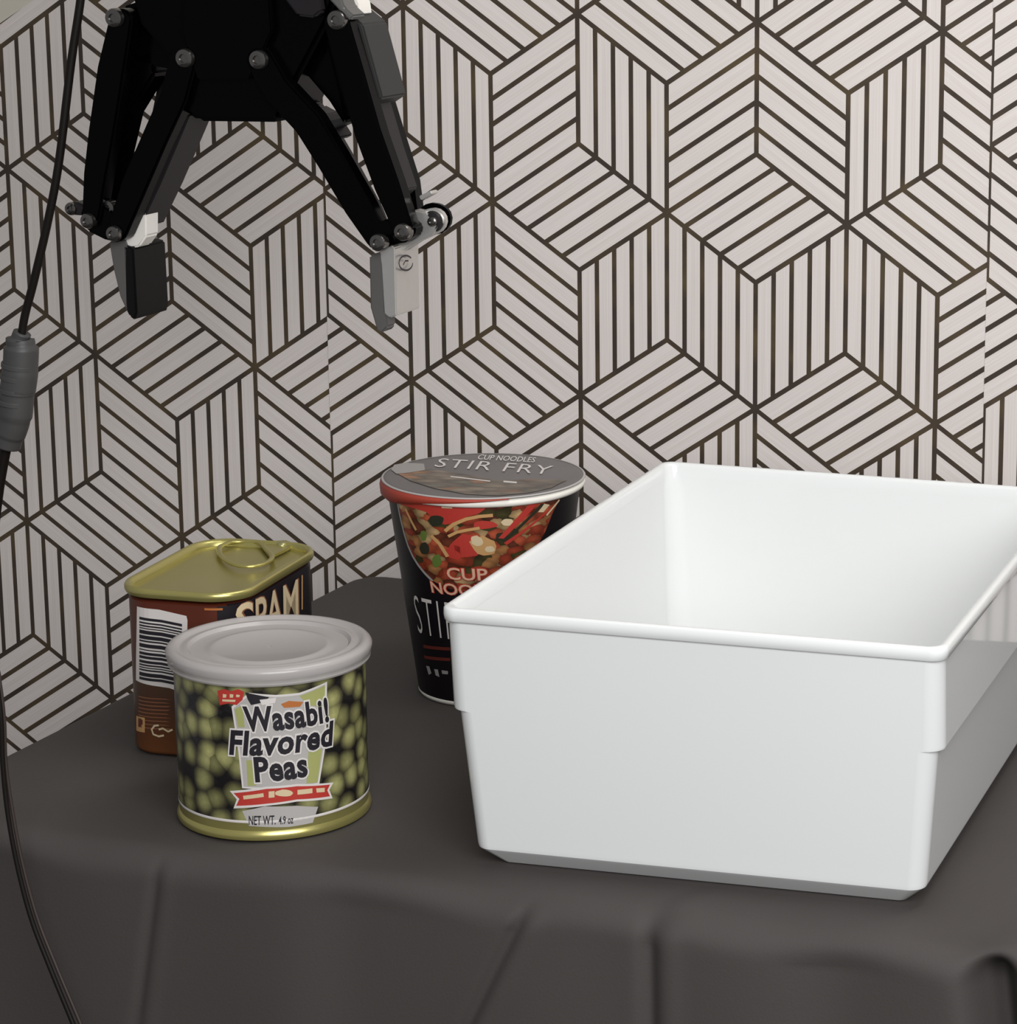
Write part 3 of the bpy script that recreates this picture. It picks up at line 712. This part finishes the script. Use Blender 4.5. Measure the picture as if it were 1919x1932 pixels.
# ------------------------------------------------------------------ noodle cup
def noodle_cup():
    t = thing('noodle_cup', 'black and red instant noodle cup with a foil lid, partly behind the white tray', 'cup')
    P = Vector((-0.27771, 1.26904, 0)); c = (P.x * ct - P.y * st_, DD * ct - (P.x * st_ + P.y * ct))
    R, H = 0.04762, 0.1045; rt, rb = 0.0447, 0.0322
    k = (rt - rb) / (H - .006); S = Cone(c, rb, k, 0.040)
    bm = bmesh.new(); lathe(bm, [(rb - .003, .0015), (rb - .003, .0002), (rb - .0004, .0), (rb + .0004, .0012), (rb + .0002, .0030)], c)
    link_mesh('foot_rim', bm, M_paper, t)
    bm = bmesh.new(); lathe(bm, [(rb - .001, .0022), (rb + k * .0022, .0022), (rb + k * (H - .004), H - .004), (rt - .002, H - .0035)], c)
    autosmooth(link_mesh('body', bm, M_cupblk, t), 40)
    bm = bmesh.new(); pr = [(rt + .0006, H - .0040)]
    for i in range(9):
        a = math.radians(-90 + 180 * i / 8); pr.append((R - .0020 + .0019 * math.cos(a), H - .0022 + .0019 * math.sin(a)))
    pr += [(rt - .0012, H - .0004), (rt - .0012, H - .0040)]
    lathe(bm, pr, c, closed=True); link_mesh('rim', bm, M_paper, t)['label'] = 'white rolled rim'
    # foil lid, disc with a turned-down edge along the left
    m_foil = mat('lid_foil', (0.125, 0.115, 0.112), 0.38, spec=0.5, noise=0.12, nscale=45)
    bm = bmesh.new(); lathe(bm, [(R - .0010, H + .0000), (R - .0004, H + .0003), (R - .0012, H + .0007), (R - .004, H + .0007), (.001, H + .0005)], c)
    autosmooth(link_mesh('foil_lid', bm, m_foil, t), 60)
    bm = bmesh.new(); a0, a1 = math.radians(-104), math.radians(26); n = 40; rows = []
    for i in range(n + 1):
        a = a0 + (a1 - a0) * i / n; f = math.sin(math.pi * min(1, i / n * 1.0)) ** 0.5
        tail = min(1, (n - i) / 26, (i + 3) / 6); lf = max(0, 1 - i / 24)
        ax = S.axis; row = []
        for rr_, z in ((R - .0003, H + .0002), (R + .0004, H - .0006 * tail), (R + .0007, H - .0022 * tail), (R + .0004, H - (.0050 + .0016 * lf) * tail), (R - .0010 - .0012 * tail, H - (.0070 + .0030 * lf) * tail)):
            row.append(bm.verts.new(ax + Vector((rr_ * math.sin(a), -rr_ * math.cos(a), z))))
        rows.append(row)
    for i in range(n):
        for j in range(4): bm.faces.new((rows[i][j], rows[i + 1][j], rows[i + 1][j + 1], rows[i][j + 1]))
    bmesh.ops.recalc_face_normals(bm, faces=bm.faces)
    link_mesh('lid_flap', bm, ink('flap_red', (0.36, 0.05, 0.03)), t)['label'] = 'red turned-down edge of the foil lid'
    bm = bmesh.new(); lathe(bm, [(R - .0012, H + .0004), (R - .0004, H + .0001), (R, H + .0004), (R - .0003, H + .0008), (R - .0011, H + .0008)], c, closed=True)
    link_mesh('foil_edge', bm, mat('foil_edge', (0.40, 0.38, 0.36), 0.5), t)
    TP = Plane(S.axis + Vector((0, 0, H + .00075)), (1, 0, 0), (0, 1, 0))
    def disc(pts): return poly_px(TP, pts)
    put('lid_photo', [disc([(748, 893), (752, 884), (800, 884), (880, 896), (940, 907), (1000, 905), (1070, 906), (1040, 921), (1000, 930), (940, 936), (880, 933), (820, 922), (775, 908)])], M_lidfood, t, TP, .0002, cell=0)
    put('lid_oval', [disc([(738, 887), (744, 878), (765, 874), (800, 876), (802, 888), (770, 893), (748, 895)])], I_grey, t, TP, .0003, cell=0)
    put('lid_lettering', [text_px(TP, 'STIR FRY', (818, 881), (1036, 896), (830, 865), bold=-.004, space=1.1)], I_white, t, TP, .0002, cell=0)
    put('lid_small_print', [text_px(TP, 'CUP NOODLES', (900, 867), (1008, 873), (905, 858), bold=.01)], I_white, t, TP, .0002, cell=0)
    put('lid_rule', [disc([(850, 899), (925, 908), (925, 910), (850, 901)])], I_white, t, TP, .0003, cell=0)
    put('lid_rule', [disc([(950, 908), (975, 910), (975, 913), (950, 911)])], I_white, t, TP, .0003, cell=0)
    # photograph printed on the side
    rim = lambda x: 938 + (x - 749) * 0.06
    border = [(744, 925), (749, 936), (753, 960), (758, 984), (764, 1008), (771, 1030), (780, 1050), (790, 1066), (802, 1081), (817, 1096)]
    put('photo_print', [poly_px(S, border + [(850, 1112), (900, 1118), (960, 1092), (1000, 1052), (1028, 1004), (1045, 962), (1058, 938), (1000, 945), (930, 949), (860, 948), (800, 940)])], M_food, t, S, .00012, uv=True)
    put('photo_border', [stroke_px(S, border, .0013)], I_grey, t, S, .0003)
    put('red_band', [poly_px(S, [(752, 936), (800, 944), (860, 950), (918, 951), (915, 960), (905, 968), (880, 975), (862, 985), (840, 990), (822, 982), (805, 966), (780, 958), (757, 952)])], I_red, t, S, .0002)
    put('noodle_print', [stroke_px(S, [(840, 1002), (856, 989), (880, 979), (905, 974), (930, 972)], .0016), stroke_px(S, [(846, 1012), (862, 1004), (880, 1000), (905, 996)], .0014), stroke_px(S, [(814, 1010), (830, 1026), (845, 1050)], .0018),
                         stroke_px(S, [(766, 960), (778, 985), (786, 1000)], .0014)], I_tan, t, S, .0003)
    put('sausage_print', [blob(S, 880, 1030, 30, 22, seed=1), blob(S, 915, 990, 22, 8, seed=2), blob(S, 860, 1042, 18, 14, seed=8)], I_red, t, S, .00025)
    put('shrimp_print', [blob(S, 912, 1030, 26, 17, rot=.3, seed=3)], I_tan, t, S, .0003); put('shrimp_print', [blob(S, 900, 1020, 12, 9, rot=.3, seed=5), blob(S, 924, 1036, 9, 6, seed=6), blob(S, 957, 985, 12, 7, seed=16)], I_cream, t, S, .00036)
    for a_ in ((823, 982, 15, 11, 14, 0, 7), (946, 1012, 11, 8, 14, 0, 9), (802, 1035, 9, 12, 14, 0, 12)): put('vegetable_print', [blob(S, *a_)], I_dark, t, S, .00036)
    put('vegetable_print', [blob(S, 825, 1058, 9, 12, seed=10)], I_green, t, S, .00036)
    put('vegetable_print', [blob(S, 800, 1010, 6, 10, seed=11)], I_green, t, S, .00036)
    put('chopstick_print', [poly_px(S, [(998, 950), (1014, 950), (950, 1016), (940, 1015)]), poly_px(S, [(1026, 968), (1038, 960), (956, 1028), (950, 1024)])], I_red, t, S, .0004)
    put('chopstick_gap', [poly_px(S, [(1020, 950), (1027, 950), (952, 1022), (948, 1020)])], I_dark, t, S, .00045)
    put('chopstick_tip', [poly_px(S, [(1026, 950), (1036, 952), (1024, 966), (1014, 966)]), stroke_px(S, [(1054, 943), (1040, 960), (1030, 972)], .0009)], I_cream, t, S, .0005)
    put('brand_script', [stroke_px(S, [(817, 940), (822, 943), (830, 941), (838, 944), (846, 941), (853, 945), (862, 942), (869, 943)], .0012), poly_px(S, [(834, 955), (854, 956), (854, 959), (834, 958)])], I_cream, t, S, .00050)
    put('lettering_outline', [text_px(S, 'CUP', (846, 1092), (920, 1092), (843, 1070), bold=.055, level=True)], I_red, t, S, .00045)
    put('lettering', [text_px(S, 'CUP', (846, 1092), (920, 1092), (843, 1070), bold=.012, level=True)], I_letter, t, S, .0006)
    put('lettering_outline', [text_px(S, 'NOODLES', (817, 1117), (975, 1117), (813, 1096), bold=.055, level=True)], I_red, t, S, .00045)
    put('lettering', [text_px(S, 'NOODLES', (817, 1117), (975, 1117), (813, 1096), bold=.012, level=True)], I_letter, t, S, .0006)
    put('lettering', [text_px(S, 'STIR FRY', (791, 1194), (975, 1200), (780, 1120), bold=-.012, level=True, space=1.25)], I_white, t, S, .0004)
    put('flavour_lines', [poly_px(S, [(800, 1216), (850, 1221), (850, 1227), (800, 1222)]), poly_px(S, [(801, 1236), (850, 1241), (850, 1247), (802, 1242)])], I_dkred, t, S, .0003)
    put('flavour_text', [poly_px(S, [(805, 1256), (811, 1257), (815, 1270), (810, 1273)]), poly_px(S, [(820, 1262), (827, 1263), (830, 1277), (823, 1274)]), poly_px(S, [(834, 1264), (846, 1266), (846, 1272), (835, 1271)])], I_grey, t, S, .0003)
noodle_cup()

# ------------------------------------------------------------------ robot gripper
def gripper():
    t = thing('robot_gripper', 'black two-finger robot gripper hanging open above the cans', 'robot gripper')
    WF = 0.215
    def prism(name, pts, w0, w1, m, parent=t, bev=0.0008, front=None):
        """photo outline on the plane w0, carried back to w1"""
        q_ = [at(x, y, w0) for x, y in pts]; bm = bmesh.new()
        a = [bm.verts.new(T(u, w0, z)) for u, z in q_]; b = [bm.verts.new(T(u, w1, z)) for u, z in q_]; n = len(a)
        for i in range(n): bm.faces.new((a[i], a[(i + 1) % n], b[(i + 1) % n], b[i]))
        bm.faces.new(a[::-1]); bm.faces.new(b); bmesh.ops.recalc_face_normals(bm, faces=bm.faces)
        if bev: bevel(bm, bev, 2)
        return autosmooth(link_mesh(name, bm, m, parent), 30)
    def bar(name, pts, wd, w0, w1, m, parent=t, bev=0.0010):
        """link bar through photo points (px, py, half width px) with round ends"""
        L_, R_ = [], []; n = len(pts)
        out = []
        for i, p in enumerate(pts):
            x, y = p[0], p[1]; h = (p[2] if len(p) > 2 else wd)
            a = pts[max(i - 1, 0)]; b = pts[min(i + 1, n - 1)]; d = Vector((b[0] - a[0], b[1] - a[1])).normalized(); nn = Vector((-d.y, d.x))
            L_.append((x + nn.x * h, y + nn.y * h)); R_.append((x - nn.x * h, y - nn.y * h))
            if i == 0: d0, n0, h0 = d, nn, h
            if i == n - 1: d1, n1, h1 = d, nn, h
        cap1 = [(pts[-1][0] + h1 * (math.cos(a) * n1.x + math.sin(a) * d1.x), pts[-1][1] + h1 * (math.cos(a) * n1.y + math.sin(a) * d1.y)) for a in [math.pi * k / 8 for k in range(1, 8)]]
        cap0 = [(pts[0][0] - h0 * (math.cos(a) * n0.x + math.sin(a) * d0.x), pts[0][1] - h0 * (math.cos(a) * n0.y + math.sin(a) * d0.y)) for a in [math.pi * k / 8 for k in range(1, 8)]]
        return prism(name, L_ + cap1 + R_[::-1] + cap0, w0, w1, m, parent, bev)
    def screw(px, py, r, w0, parent=t, m=M_steel, dep=0.003):
        u, z = at(px, py, w0); bm = bmesh.new(); n = 24
        prof = [(r, -dep), (r, 0.0), (r * .9, .0008), (r * .55, .0013), (r * .45, .0013), (r * .40, .0004), (.0002, .0004)]
        rings = [[bm.verts.new(T(u + q0 * math.cos(2 * math.pi * i / n), w0 + dz_, z + q0 * math.sin(2 * math.pi * i / n))) for i in range(n)] for q0, dz_ in prof]
        for k in range(len(rings) - 1):
            for i in range(n): bm.faces.new((rings[k][i], rings[k][(i + 1) % n], rings[k + 1][(i + 1) % n], rings[k + 1][i]))
        bm.faces.new(rings[0]); bm.faces.new(rings[-1]); bmesh.ops.recalc_face_normals(bm, faces=bm.faces)
        return autosmooth(link_mesh('screw', bm, m, parent), 35)
    B = WF - 0.034
    # palm housing
    body = prism('palm', [(330, -160), (560, -160), (612, -60), (640, -30), (618, 40), (560, 150), (522, 231), (372, 229), (338, 205), (318, 110), (262, 45), (240, -30), (268, -60)], WF - .002, WF - .036, M_black, bev=.002)
    prism('cover_plate', [(352, -120), (500, -120), (512, 60), (470, 150), (372, 150), (345, 60)], WF + .002, WF - .001, M_black, body, bev=.0006)
    prism('bearing_block', [(500, -60), (590, -60), (606, 22), (592, 34), (560, 30), (530, -10)], WF + .003, WF - .002, M_gmetal, body, bev=.001)
    # wrist above the frame
    u, z = at(445, -160, WF - .018); bm = bmesh.new(); n = 48
    for r0, za, zb in ((.040, z - .004, z + .010), (.0375, z + .010, z + .075), (.041, z + .075, z + .083)):
        lo = [[bm.verts.new(T(u + r0 * math.cos(2 * math.pi * i / n), WF - .018 + r0 * math.sin(2 * math.pi * i / n), zz)) for i in range(n)] for zz in (za, zb)]
        for i in range(n): bm.faces.new((lo[0][i], lo[0][(i + 1) % n], lo[1][(i + 1) % n], lo[1][i]))
        bm.faces.new(lo[0][::-1]); bm.faces.new(lo[1])
    bmesh.ops.recalc_face_normals(bm, faces=bm.faces); autosmooth(link_mesh('wrist', bm, M_black, t), 40)
    prism('knuckle', [(232, 12), (330, -20), (350, 90), (318, 130), (262, 120), (236, 70)], WF - .010, WF - .030, M_black, body)
    # --- left finger
    lo1 = bar('outer_link', [(226, 38, 22), (208, 130, 26), (190, 250, 25), (178, 330, 22), (170, 410, 17)], 24, WF, WF - .008, M_black)
    lo2 = bar('outer_link', [(226, 38, 20), (208, 130, 24), (190, 250, 23), (178, 330, 20), (170, 410, 16)], 22, WF - .026, B, M_black)
    li1 = bar('inner_link', [(345, 110, 26), (325, 185, 26), (290, 262, 25), (252, 350, 25), (220, 436, 20)], 24, WF + .002, WF - .006, M_black)
    prism('inner_link_web', [(334, 218), (358, 216), (336, 268), (300, 352), (262, 432), (240, 420), (280, 330)], WF - .006, WF - .026, M_gmetal)  # grey stands for wall bounce on the black link's right face
    prism('inner_link', [(300, 140), (352, 180), (352, 228), (332, 290), (292, 372), (262, 426), (232, 420), (262, 330)], WF - .024, B, M_gmetal)
    prism('link_strut', [(228, 110), (290, 90), (292, 140), (246, 215), (226, 300), (200, 400), (190, 380)], WF - .010, WF - .022, M_black, bev=.0015)
    prism('coupler', [(150, 398), (176, 380), (232, 410), (240, 440), (222, 458), (196, 452), (164, 436)], WF - .002, WF - .010, M_black)
    prism('knuckle_block', [(234, 424), (255, 404), (276, 402), (276, 446), (262, 466), (236, 470)], WF - .006, WF - .016, M_white)
    fb = prism('fingertip', [(205, 456), (232, 452), (240, 470), (240, 590), (226, 560), (214, 510)], WF - .004, WF - .030, M_grub, bev=.0006)
    prism('pad', [(232, 462), (251, 468), (258, 590), (254, 605), (243, 597), (237, 585)], WF - .004, WF - .030, M_rubber, bev=.0008)
    for x, y, r, w in ((215, 34, .0042, WF + .0012), (348, 110, .0042, WF + .0032), (165, 417, .0034, WF + .0012), (214, 441, .0035, WF + .0032)): screw(x, y, r, w)
    screw(204, 392, .0034, WF - .004); screw(134, 394, .0030, WF - .026)
    prism('pivot_lug', [(124, 384), (142, 380), (170, 392), (172, 408), (140, 406), (126, 404)], WF - .026, B, mat('lug_grey', (0.03, 0.024, 0.028), 0.4))
    # --- right finger
    ro1 = bar('outer_link', [(634, 44, 24), (655, 120, 25), (692, 250, 25), (728, 350, 24), (758, 430, 19)], 24, WF, WF - .008, M_black)
    prism('outer_link_lit_side', [(640, 10), (684, 46), (722, 186), (694, 205), (655, 120), (625, 40)], WF - .008, WF - .030, mat('bridge_and_lit_side_grey', (0.026, 0.026, 0.025), 0.5, spec=0.3))  # added side piece: its grey paints wall bounce on the black link
    ro2 = bar('outer_link', [(656, 40, 24), (682, 120, 26), (722, 250, 26), (756, 350, 24), (768, 398, 18)], 24, WF - .026, B, M_black)
    prism('outer_link_web', [(700, 196), (716, 192), (742, 280), (768, 358), (752, 374), (722, 290)], WF - .014, WF - .024, M_gmetal, bev=.0005)
    ri1 = bar('inner_link', [(487, 112, 26), (520, 170, 27), (578, 232, 27), (620, 300, 26), (672, 390, 25), (708, 450, 20)], 25, WF + .002, WF - .006, M_black)
    prism('inner_link', [(560, 180), (592, 196), (626, 250), (668, 322), (706, 392), (724, 436), (700, 440), (640, 352), (586, 262)], WF - .026, B, M_gmetal)
    prism('inner_link_web', [(576, 205), (600, 218), (628, 262), (616, 268), (590, 240)], WF - .008, WF - .026, M_gmetal, bev=.0005)
    prism('lit_link_edge', [(596, 214), (606, 210), (652, 288), (702, 370), (724, 418), (712, 424), (690, 378), (640, 298)], WF - .006, WF - .009, mat('bridge_and_lit_side_grey', (0.026, 0.026, 0.025)), bev=.0003)  # added lighter strip, paints the lit right edge of the black link
    prism('link_bridge', [(606, 232), (648, 222), (656, 230), (620, 246)], WF - .012, WF - .024, mat('bridge_and_lit_side_grey', (0.026, 0.026, 0.025)), bev=.0004)
    prism('link_strut', [(560, 60), (620, 70), (640, 150), (655, 220), (648, 236), (618, 190), (575, 140)], WF - .010, WF - .022, M_black, bev=.0015)
    prism('coupler', [(690, 452), (722, 414), (765, 412), (784, 428), (782, 444), (764, 458), (738, 462), (716, 476), (698, 470)], WF - .002, WF - .010, M_black)
    prism('nylon_bush', [(640, -14), (658, -20), (672, 6), (676, 34), (662, 44), (650, 36)], WF - .012, WF - .026, M_white, bev=.002)
    prism('stop_bracket', [(612, -10), (640, -14), (650, 14), (668, 30), (660, 40), (640, 20)], WF + .001, WF - .010, mat('bracket_grey', (0.10, 0.098, 0.092), 0.45))
    # fingertip: silver block with a boss, dark pad on its inner side
    prism('fingertip', [(716, 470), (738, 462), (745, 468), (748, 596), (735, 600), (722, 590)], WF - .004, WF - .026, M_silver, bev=.0005)
    prism('pad', [(696, 482), (720, 474), (724, 500), (731, 618), (722, 628), (711, 626), (698, 580)], WF - .004, WF - .012, M_grub, bev=.0008)
    arm_ = prism('fingertip_arm', [(724, 462), (748, 440), (764, 412), (780, 396), (804, 400), (826, 426), (816, 444), (790, 456), (762, 474), (740, 480)], WF - .010, WF - .016, M_silver, bev=.0006)
    bar('pivot_ring', [(808, 420, 25), (814, 418, 25)], 30, WF - .012, WF - .016, M_silver, bev=.0008); 
    bar('pivot_ring', [(814, 412, 29), (820, 414, 29)], 36, WF - .0165, WF - .020, M_black, bev=.0008)
    screw(816, 418, .0046, WF - .0116, m=M_gmetal); screw(816, 418, .0022, WF - .0100, m=M_steel)
    prism('return_spring_clip', [(790, 370), (812, 360), (816, 366), (794, 378)], WF - .010, WF - .016, M_silver, bev=.0003)
    for x, y, r, w in ((635, 38, .0043, WF + .0012), (487, 113, .0042, WF + .0032), (713, 458, .0038, WF + .0032), (759, 438, .0038, WF + .0012)): screw(x, y, r, w)
    # round mark on the right fingertip's outer face
    u, z = at(748, 505, WF - .004)
    PL = Plane(T(u + .0006, WF - .01, z), T(0, -1, 0) - T(0, 0, 0), (0, 0, 1))
    put('fingertip_mark', [stroke_px(PL, [(765 + 13 * math.cos(a), 496 + 14 * math.sin(a)) for a in [k * math.pi / 9 for k in range(0, 17)]], .0008), stroke_px(PL, [(760, 500), (764, 492), (770, 492)], .0007)], I_black, t, PL, .0002, cell=0)
gripper()

# ------------------------------------------------------------------ cables
def tube(name, pts, r, m, parent=None, seg=10):
    P = [Vector(p) for p in pts]; Q = []
    for i in range(len(P) - 1):
        p0, p1, p2, p3 = P[max(i - 1, 0)], P[i], P[i + 1], P[min(i + 2, len(P) - 1)]
        for j in range(8):
            x = j / 8; Q.append(0.5 * ((2 * p1) + (p2 - p0) * x + (2 * p0 - 5 * p1 + 4 * p2 - p3) * x * x + (3 * p1 - p0 - 3 * p2 + p3) * x ** 3))
    Q.append(P[-1]); bm = bmesh.new(); rings = []
    ref = Vector((1, 0, 0))
    for i, q_ in enumerate(Q):
        d = (Q[min(i + 1, len(Q) - 1)] - Q[max(i - 1, 0)]).normalized(); a = (ref - d * ref.dot(d)).normalized(); b = d.cross(a)
        rr_ = r[min(int(i / 8), len(r) - 1)] if isinstance(r, (list, tuple)) else r
        rings.append([bm.verts.new(q_ + (a * math.cos(2 * math.pi * k / seg) + b * math.sin(2 * math.pi * k / seg)) * rr_) for k in range(seg)])
    for i in range(len(rings) - 1):
        for k in range(seg): bm.faces.new((rings[i][k], rings[i][(k + 1) % seg], rings[i + 1][(k + 1) % seg], rings[i + 1][k]))
    bm.faces.new(rings[0]); bm.faces.new(rings[-1]); bmesh.ops.recalc_face_normals(bm, faces=bm.faces)
    return link_mesh(name, bm, m, parent)
def pw(x, y, w): u, z = at(x, y, w); return T(u, w, z)
t = thing('hanging_cable', 'dark cable hanging left of the gripper with a ribbed grey connector', 'cable')
CW = 0.20
tube('cord', [pw(165, -120, CW) + Vector((.012, 0, 1.10)), pw(168, -160, CW) + Vector((.006, 0, .5)), pw(170, -170, CW) + Vector((0.001, 0, .1)), pw(165, -120, CW), pw(152, 0, CW), pw(134, 120, CW), pw(112, 300, CW), pw(92, 410, CW), pw(64, 530, CW), pw(46, 600, CW), pw(38, 660, CW)], .0019, M_cable, t)
cn = None
bm = bmesh.new(); axis_px = [(42, 628), (38, 640), (40, 655), (38, 700), (33, 740), (28, 790), (18, 822), (12, 842)]
rad = [.0040, .0062, .0076, .0078, .0074, .0068, .0062, .0036]
cn = tube('connector', [pw(x, y, CW) for x, y in axis_px], rad, M_conn, t, 18)
for k, (x, y) in enumerate(((37, 690), (35, 712), (32, 736), (28, 758))):
    a, b = pw(x + .3, y - 4, CW), pw(x - .3, y + 4, CW); tube('grip_rib', [a, b], .0080, M_conn, cn, 18)
tube('cord_tail', [pw(14, 832, CW), pw(6, 870, CW), pw(-4, 930, CW), pw(-14, 1020, CW), pw(-18, 1130, CW), T(-.775, .21, -.05), T(-.778, .22, -.3), T(-.780, .24, -.60), T(-.780, .28, -.7575), T(-.80, .40, -.7578)], .0026, M_cable, t)
t = thing('trailing_cable', 'thin twin-strand black cable curving down in front of the cloth at its left end', 'cable')
CW = 0.385
UP_ = [T(-.80, .36, .95), T(-.74, .375, .55), T(-.70, .38, .32), T(-.668, .384, .19), T(-.655, .385, .145)]; DN_ = [T(-.52, .42, -.40), T(-.50, .46, -.7585), T(-.42, .55, -.7590)]
A_ = [(-16, 1240), (-6, 1290), (2, 1360), (5, 1440), (14, 1530), (32, 1630), (58, 1730), (92, 1820), (138, 1932), (190, 2060), (225, 2200)]
tube('cord', UP_ + [pw(x, y, CW) for x, y in A_] + DN_, .00095, M_cable, t)
tube('cord', [p + Vector((.0018, 0, 0)) for p in UP_] + [pw(x + (6 if y < 1500 else 9 + (y - 1500) * .012), y, CW - .002) for x, y in A_] + [p + Vector((.0022, 0, 0)) for p in DN_], .00075, mat('cord_brown', (0.030, 0.020, 0.018), 0.5), t)
